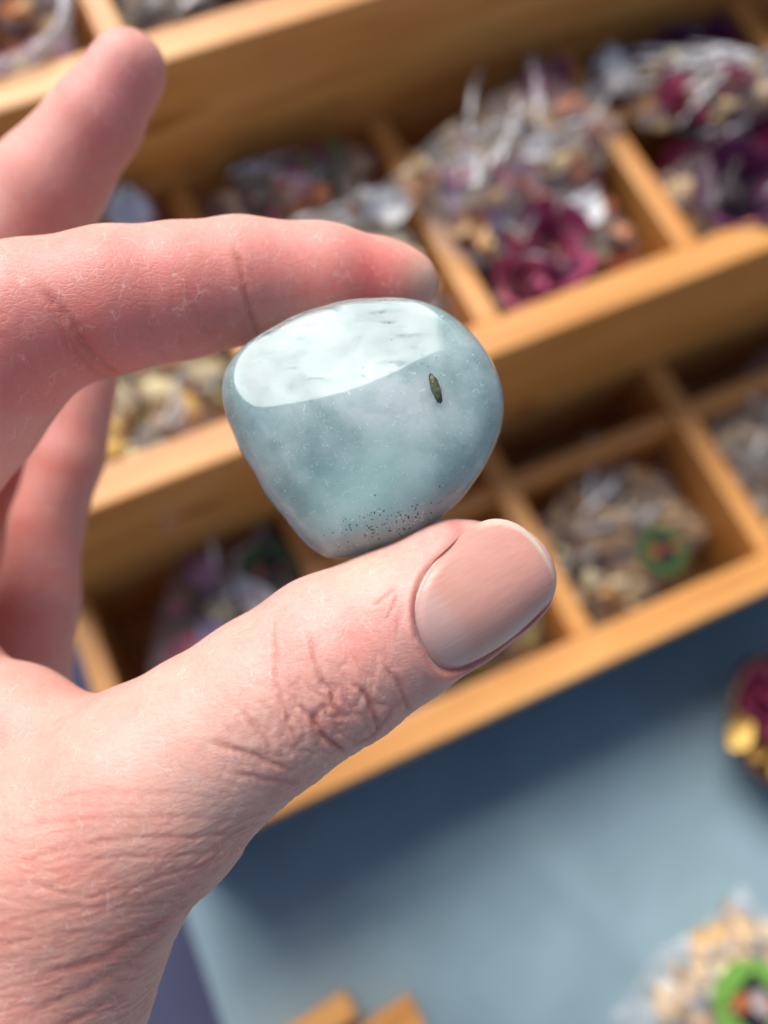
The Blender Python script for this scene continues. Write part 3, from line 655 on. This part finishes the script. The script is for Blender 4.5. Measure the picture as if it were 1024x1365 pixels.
# nail frame on the thumb
Pc = np.array((4.75, -15.25, 10.8)); na = np.array((15.2, 8.2, -1.5)); na /= np.linalg.norm(na)
nn = np.array((.45*math.sin(.44), -.89*math.sin(.44), math.cos(.44))); nn -= na*(nn@na); nn /= np.linalg.norm(nn); ns = np.cross(nn, na)
NL, NW, NC = 9.4, 7.2, 8.9
def nail_rho(a, s): return (np.abs((a-NC)/NL)**2.7+np.abs(s/NW)**2.7)**(1/2.7)
bv = BVHTree.FromPolygons([Vector(p) for p in HV], [list(map(int, q)) for q in HF])
pts = []
for a in np.linspace(0.5, 15.5, 16):
    for s in np.linspace(-5.8, 5.8, 13):
        hit = bv.ray_cast(Vector(Pc+na*a+ns*s+nn*20), Vector(-nn))
        if hit[0] is not None and nail_rho(a, s) < .97: pts.append((a, s, (np.array(hit[0])-Pc)@nn))
pts = np.array(pts)
def basis(a, s): return np.stack([np.ones_like(a), a, a*a, s, s*s, a*s, a*s*s, s**4], -1)
coef = np.linalg.lstsq(basis(pts[:, 0], pts[:, 1]), pts[:, 2], rcond=None)[0]
def nail_h(a, s): return basis(a, s)@coef-.25
# creases: polyline, depth, half width
CREASES =[
 ( [(-12.89, -11.79), (-12.67, -16.09), (-11.81, -20.39), (-10.52, -23.84), (-9.44, -27.71)], 0.3, 0.45 ),
 ( [(-8.58, -13.94), (-7.72, -17.38), (-6.22, -20.39), (-5.14, -23.41)], 0.55, 0.5 ),
 ( [(-8.15, -22.55), (-7.29, -25.13), (-5.79, -27.28), (-4.49, -28.14)], 0.6, 0.55 ),
 ( [(-4.06, -19.1), (-1.91, -21.25), (-1.05, -24.27), (-0.62, -25.99)], 0.5, 0.5 ),
 ( [(-0.19, -17.38), (1.96, -20.39), (2.82, -22.98), (3.47, -24.27)], 0.35, 0.5 ),
 ( [(1.53, -8.77), (-1.48, -10.93)], 0.22, 0.35 ),
 ( [(1.75, -9.21), (0.24, -12.65)], 0.22, 0.35 ),
 ( [(1.96, -10.07), (1.32, -14.37)], 0.2, 0.35 ),
 ( [(-3.63, -27.71), (-0.62, -25.56), (1.53, -22.12)], 0.3, 0.5 ),
 ( [(-10.09, -21.25), (-7.94, -23.84), (-7.72, -26.42)], 0.25, 0.45 ),
 ( [(-16.11, -22.12), (-13.53, -25.56), (-12.24, -28.14)], 0.2, 0.6 ),
 ( [(-40.45, -34.09), (-34.31, -31.56), (-28.88, -31.2), (-22.73, -31.56), (-16.23, -33.01)], 0.16, 0.5 ),
 ( [(-42.98, -35.9), (-36.84, -34.45), (-29.97, -33.73), (-23.46, -34.09), (-14.42, -35.9)], 0.22, 0.5 ),
 ( [(-41.54, -38.79), (-34.31, -36.99), (-27.8, -35.9), (-19.84, -36.99), (-14.42, -37.35)], 0.28, 0.5 ),
 ( [(-36.11, -40.96), (-30.69, -38.07), (-24.9, -38.43), (-19.12, -39.16)], 0.3, 0.5 ),
 ( [(-42.98, -40.6), (-37.2, -40.96), (-32.14, -42.41), (-28.16, -40.96)], 0.26, 0.5 ),
 ( [(-41.54, -44.58), (-34.31, -43.49), (-29.6, -44.22), (-26.35, -43.13)], 0.26, 0.5 ),
 ( [(-28.88, -42.41), (-25.27, -40.96), (-19.84, -40.6)], 0.3, 0.5 ),
 ( [(-37.92, -50.73), (-32.5, -50.36), (-27.07, -48.19), (-22.73, -45.66)], 0.6, 0.9 ),
 ( [(-39.73, -55.43), (-33.22, -53.62), (-27.8, -51.09), (-24.9, -48.19)], 0.4, 0.9 ),
 ( [(-41.54, -59.04), (-34.31, -57.23), (-29.6, -54.7)], 0.35, 0.9 ),
 ( [(-42.98, -47.47), (-36.47, -46.39), (-31.41, -46.39)], 0.22, 0.5 ),
 ( [(-19.84, -25.78), (-14.42, -27.59), (-9.72, -30.12)], 0.3, 0.6 ),
 ( [(-17.67, -29.39), (-12.61, -30.84), (-9.72, -31.92)], 0.25, 0.6 ),
 ( [(-18.8, 33.64), (-18.02, 31.06), (-17.4, 27.96), (-16.73, 23.31), (-15.95, 20.21)], 0.55, 0.7 ),
 ( [(-24.22, 27.44), (-23.45, 24.86), (-22.16, 22.27)], 0.2, 0.5 ),
 ( [(-26.03, 29.51), (-26.29, 23.82), (-25.26, 20.21)], 0.14, 0.5 ),
 ( [(-29.65, 25.89), (-28.87, 21.76), (-28.1, 18.66)], 0.16, 0.6 ),
 ( [(-41.28, 26.92), (-39.47, 24.86), (-37.66, 22.27), (-35.59, 18.66), (-32.75, 15.3)], 0.75, 0.9 ),
 ( [(-40.5, 25.37), (-38.43, 20.21), (-34.82, 15.55)], 0.3, 0.9 ),
 ( [(-9.75, 29.51), (-9.49, 26.92)], 0.15, 0.5 ),
]
def seg_dist(X, Y, pts):
    best = np.full(X.shape, 1e9); tt = np.zeros(X.shape); m = len(pts)-1
    for i, (p, q) in enumerate(zip(pts[:-1], pts[1:])):
        dx, dy = q[0]-p[0], q[1]-p[1]; L2 = dx*dx+dy*dy
        t = np.clip(((X-p[0])*dx+(Y-p[1])*dy)/L2, 0, 1); d = np.hypot(X-p[0]-t*dx, Y-p[1]-t*dy)
        b = d < best; best = np.where(b, d, best); tt = np.where(b, (i+t)/m, tt)
    return best, tt
front = NN[:, 2] > -.15
disp = np.zeros(nv); red = np.zeros(nv)
near = front & (V[:, 2] > -9)
NI = np.where(near)[0]; X, Y = V[NI, 0], V[NI, 1]
wob = np.array([mn.noise_vector(Vector((x*.45, y*.45, 3.3))) for x, y in zip(X, Y)])
wob2 = np.array([mn.noise(Vector((x*1.3, y*1.3, 7.7))) for x, y in zip(X, Y)])
Xw, Yw = X+wob[:, 0]*.25+.05*wob2, Y+wob[:, 1]*.25
def smooth_line(p, n=6):
    p = [np.array(q, float) for q in p]; p = [2*p[0]-p[1]]+p+[2*p[-1]-p[-2]]; out = []
    for a, b, c, d in zip(p, p[1:], p[2:], p[3:]):
        for k in range(n):
            t = k/n; out.append(.5*(2*b+(c-a)*t+(2*a-5*b+4*c-d)*t*t+(3*b-a-3*c+d)*t**3))
    return out+[p[-2]]
for pl, dep, wd in CREASES:
    pl = smooth_line(pl); wd = wd*.6
    d, t = seg_dist(Xw, Yw, pl)
    fade = np.minimum(1, 4.5*np.minimum(t+.03, 1.03-t))*(1+.5*wob2)
    g = np.exp(-(d/wd)**2)*fade; sh = np.exp(-((d-2.1*wd)/(1.3*wd))**2)*fade
    low = .45 if pl[0][1] < -30 else (.5 if pl[0][1] > 15 else .8)
    disp[NI] += low*(-dep*.55*g+dep*.16*sh); red[NI] += low*min(1, dep*2.6)*np.exp(-(d/(wd*1.15))**2)*fade+min(1, dep)*.35*np.exp(-(d/(wd*3.5))**2)*fade
# loose skin of the thumb base: long drifting ridges
mask = sstep(-28, -38, Y)*sstep(0, -16, X)*(.35+.65*sstep(.95, .5, NN[NI, 2]))
mk2 = sstep(-16, -24, Y)*sstep(5, -2, X)*sstep(-22, -8, X)
ridge = np.zeros(len(NI)); kn = np.zeros(len(NI))
for i in np.where((mask > .02) | (mk2 > .02))[0]:
    x, y = X[i], Y[i]; wv = mn.noise(Vector((x*.09, y*.09, 0)))*3.0; yy = y-.12*x-.006*(x+26)**2+wv
    ridge[i] = .6*abs(mn.noise(Vector((x*.17, yy*.75, 2.0))))+.6*abs(mn.noise(Vector((x*.42, yy*1.6, 9.0))))+.35*abs(mn.noise(Vector((yy*.5+x*.7, x*.3-yy*.25, 5.0))))
    kn[i] = abs(mn.noise(Vector((x*.55, y*.40, 4.0))))+.5*abs(mn.noise(Vector((x*1.2, y*.9, 5.0))))
# puffed folds over the thumb joint: cells drawn out across the thumb
kw = np.exp(-(((X+4.5)/7.5)**2+((Y+22)/6.5)**2))+.35*np.exp(-(((X+14)/12)**2+((Y+27)/7)**2)); fold_ = np.zeros(len(NI))
for i in np.where(kw > .04)[0]:
    a_ = X[i]*.87+Y[i]*.48+wob[i, 0]*.8; b_ = -X[i]*.48+Y[i]*.87+wob[i, 1]*.8
    dd = mn.voronoi(Vector((a_/1.9+.25*math.sin(b_*.6), b_/4.6, V[NI[i], 2]*.03)))[0]; e1 = min(1, (dd[1]-dd[0])/.5)
    dd = mn.voronoi(Vector((a_/1.1+9, b_/1.7, 1.0)))[0]; e2 = min(1, (dd[1]-dd[0])/.5)
    fold_[i] = .78*(1-(1-e1)**2)+.22*e2
disp[NI] += kw*(fold_-.7)*.24; red[NI] += kw*np.clip(.42-fold_, 0, 1)*1.1
disp[NI] += mask*(np.minimum(ridge, .45)-.27)*.62+mk2*(np.minimum(kn, .5)-.25)*.32
red[NI] += mask*np.clip(.26-ridge, 0, 1)*2.6+mk2*np.clip(.18-kn, 0, 1)*2.0
# gentle unevenness everywhere
# nail bed and folds
rel = V-Pc; A = rel@na; Sx = rel@ns; Hh = rel@nn
rho = nail_rho(A, Sx); on = (Hh > -9) & (NN@nn > -.2) & (rho < 1.6)
tipw = sstep(11, 15.5, A)
fold = np.exp(-((rho-1.10)/.075)**2)*(.42+.25*sstep(0, 4, Sx))*(1-tipw)*on
V2_ = V+NN*(disp*(~(on & (rho < 1.02))))[:, None]+nn*fold[:, None]
tgt = nail_h(A, Sx)-.45-.8*tipw
Hn = (V2_-Pc)@nn; ins = on & (rho < 1.03); wI = sstep(1.03, .965, rho)
dh = np.where(ins, np.minimum(0, tgt-Hn)*wI, 0)
V2_ = V2_+nn*dh[:, None]
red += np.where(on, .8*np.exp(-((rho-1.04)/.05)**2)*(1-tipw), 0)
# skin colours, some spots with light and shade painted in
base = np.tile(np.array((.76, .388, .318)), (nv, 1))
def spot(c, r, col, wt, sel=None):
    d2 = ((V-np.array(c))**2).sum(1); g = wt*np.exp(-d2/(r*r))
    if sel is not None: g = g*sel
    base[:] = base*(1-g[:, None])+np.array(col)*g[:, None]
isup = sstep(8, 16, V[:, 1])
for q in ((-12, 26, 8), (-22, 24, 8), (-34, 22, 8), (-46, 18, 8), (-56, 8, 8)): spot(q, 11, (.69, .20, .17), .75, isup)  # index underside reddened, painting in light that glows through the flesh
spot((-2, 30, -3), 6.5, (.70, .12, .11), .75, isup); spot((-10, 27, 6), 5, (.66, .22, .19), .5, isup); spot((4.5, 32, -8), 3.8, (.70, .46, .33), .9, isup)
spot((-3, -8, 9), 6, (.74, .49, .38), .6); spot((-9, -11, 12), 6, (.72, .36, .32), .5); spot((2, -12, 13), 4.5, (.70, .33, .30), .5)
spot((7, -21, 6), 6, (.66, .30, .26), .6); spot((-4, -26, 9), 7, (.62, .35, .27), .5); spot((8, -4, 6), 6, (.72, .36, .34), .5)
spot((-20, -30, 15), 13, (.73, .47, .38), .6); spot((-34, -47, 16), 16, (.70, .34, .255), .7)
spot((-42, 58, -22), 9, (.60, .20, .18), .7); spot((-38, 66, -22), 7, (.68, .24, .22), .6); spot((-50, 48, -22), 9, (.66, .25, .22), .55); spot((-60, 36, -24), 10, (.66, .27, .23), .5)
for q in ((-52, 15, -34), (-56, 0, -34), (-58, -15, -32), (-67, 0, -46)): spot(q, 10, (.60, .24, .22), .6)
for q in ((2, -26, 4), (-10, -33, 6), (-20, -42, 8)): spot(q, 8, (.66, .29, .215), .45)  # lower side of the thumb painted redder to stand in for warm shade
rc = np.clip(red, 0, 1)[:, None]*.55
base = base*(1-rc)+np.array((.50, .135, .095))*rc
hme.vertices.foreach_set('co', (V2_*.001).ravel())
at = hme.color_attributes.new('tint', 'FLOAT_COLOR', 'POINT')
at.data.foreach_set('color', np.concatenate([np.clip(base, 0, 1), np.ones((nv, 1))], 1).astype(np.float32).ravel())
hme.update()
hand = link('hand', hme, SKIN); hand.matrix_world = HM
hand['label'] = 'bare left hand with raised middle finger, pinching the blue stone above the tray'; hand['category'] = 'hand'
# the thumb nail: a curved plate with its own thickness
nu, nvv = 44, 40; vv, ff, tc = [], [], []
def nail_pt(u, v, off):
    # disc coordinates keep the outline smooth
    th = v*2*math.pi; r = u; ca, sa = math.cos(th), math.sin(th)
    k = (abs(ca)**2.7+abs(sa)**2.7)**(-1/2.7)
    a = NC+NL*r*k*ca; s = NW*r*k*sa
    hgt = float(nail_h(np.array(a), np.array(s)))
    free = float(sstep(12.5, 17, np.array(a)))
    edge = float(sstep(.86, 1.0, np.array(r)))
    return Pc+na*a+ns*s+nn*(hgt+off+.10*(1-edge)-.18*edge*(1-free)+.18*free), a, r
for off in (0, -.42):
    for i in range(nu+1):
        for j in range(nvv*2):
            p, a, r = nail_pt(max(i/nu, 1e-4)*(1.0 if off == 0 else .985), j/(nvv*2), off)
            vv.append(p*.001)
            c = np.array((.67, .345, .275)); lun = float(sstep(6.0, 3.2, np.array(a+.035*((p-Pc)@ns)**2))); c = c*(1-lun*.55)+np.array((.68, .47, .43))*lun*.55
            mid = float(sstep(6, 15, np.array(a))); c = c*(1-.35*mid)+np.array((.62, .285, .225))*.35*mid
            fe = float(sstep(.915, .955, np.array(r))*sstep(11, 14.5, np.array(a)))*(.25+.75*float(sstep(-4, 2, np.array((p-Pc)@ns)))); c = c*(1-fe)+np.array((.64, .52, .41))*fe
            tc.append((*c, 1))
m_ = nvv*2; K = (nu+1)*m_
for i in range(nu):
    for j in range(m_):
        a, b, c, d = i*m_+j, (i+1)*m_+j, (i+1)*m_+(j+1) % m_, i*m_+(j+1) % m_
        ff.append((a, b, c, d)); ff.append((K+d, K+c, K+b, K+a))
for j in range(m_):
    a, b = nu*m_+j, nu*m_+(j+1) % m_; ff.append((a, K+a, K+b, b))
nme = mesh('nail', vv, ff); at = nme.color_attributes.new('tint', 'FLOAT_COLOR', 'POINT')
at.data.foreach_set('color', np.array(tc, np.float32).ravel())
link('nail', nme, NAIL, hand)
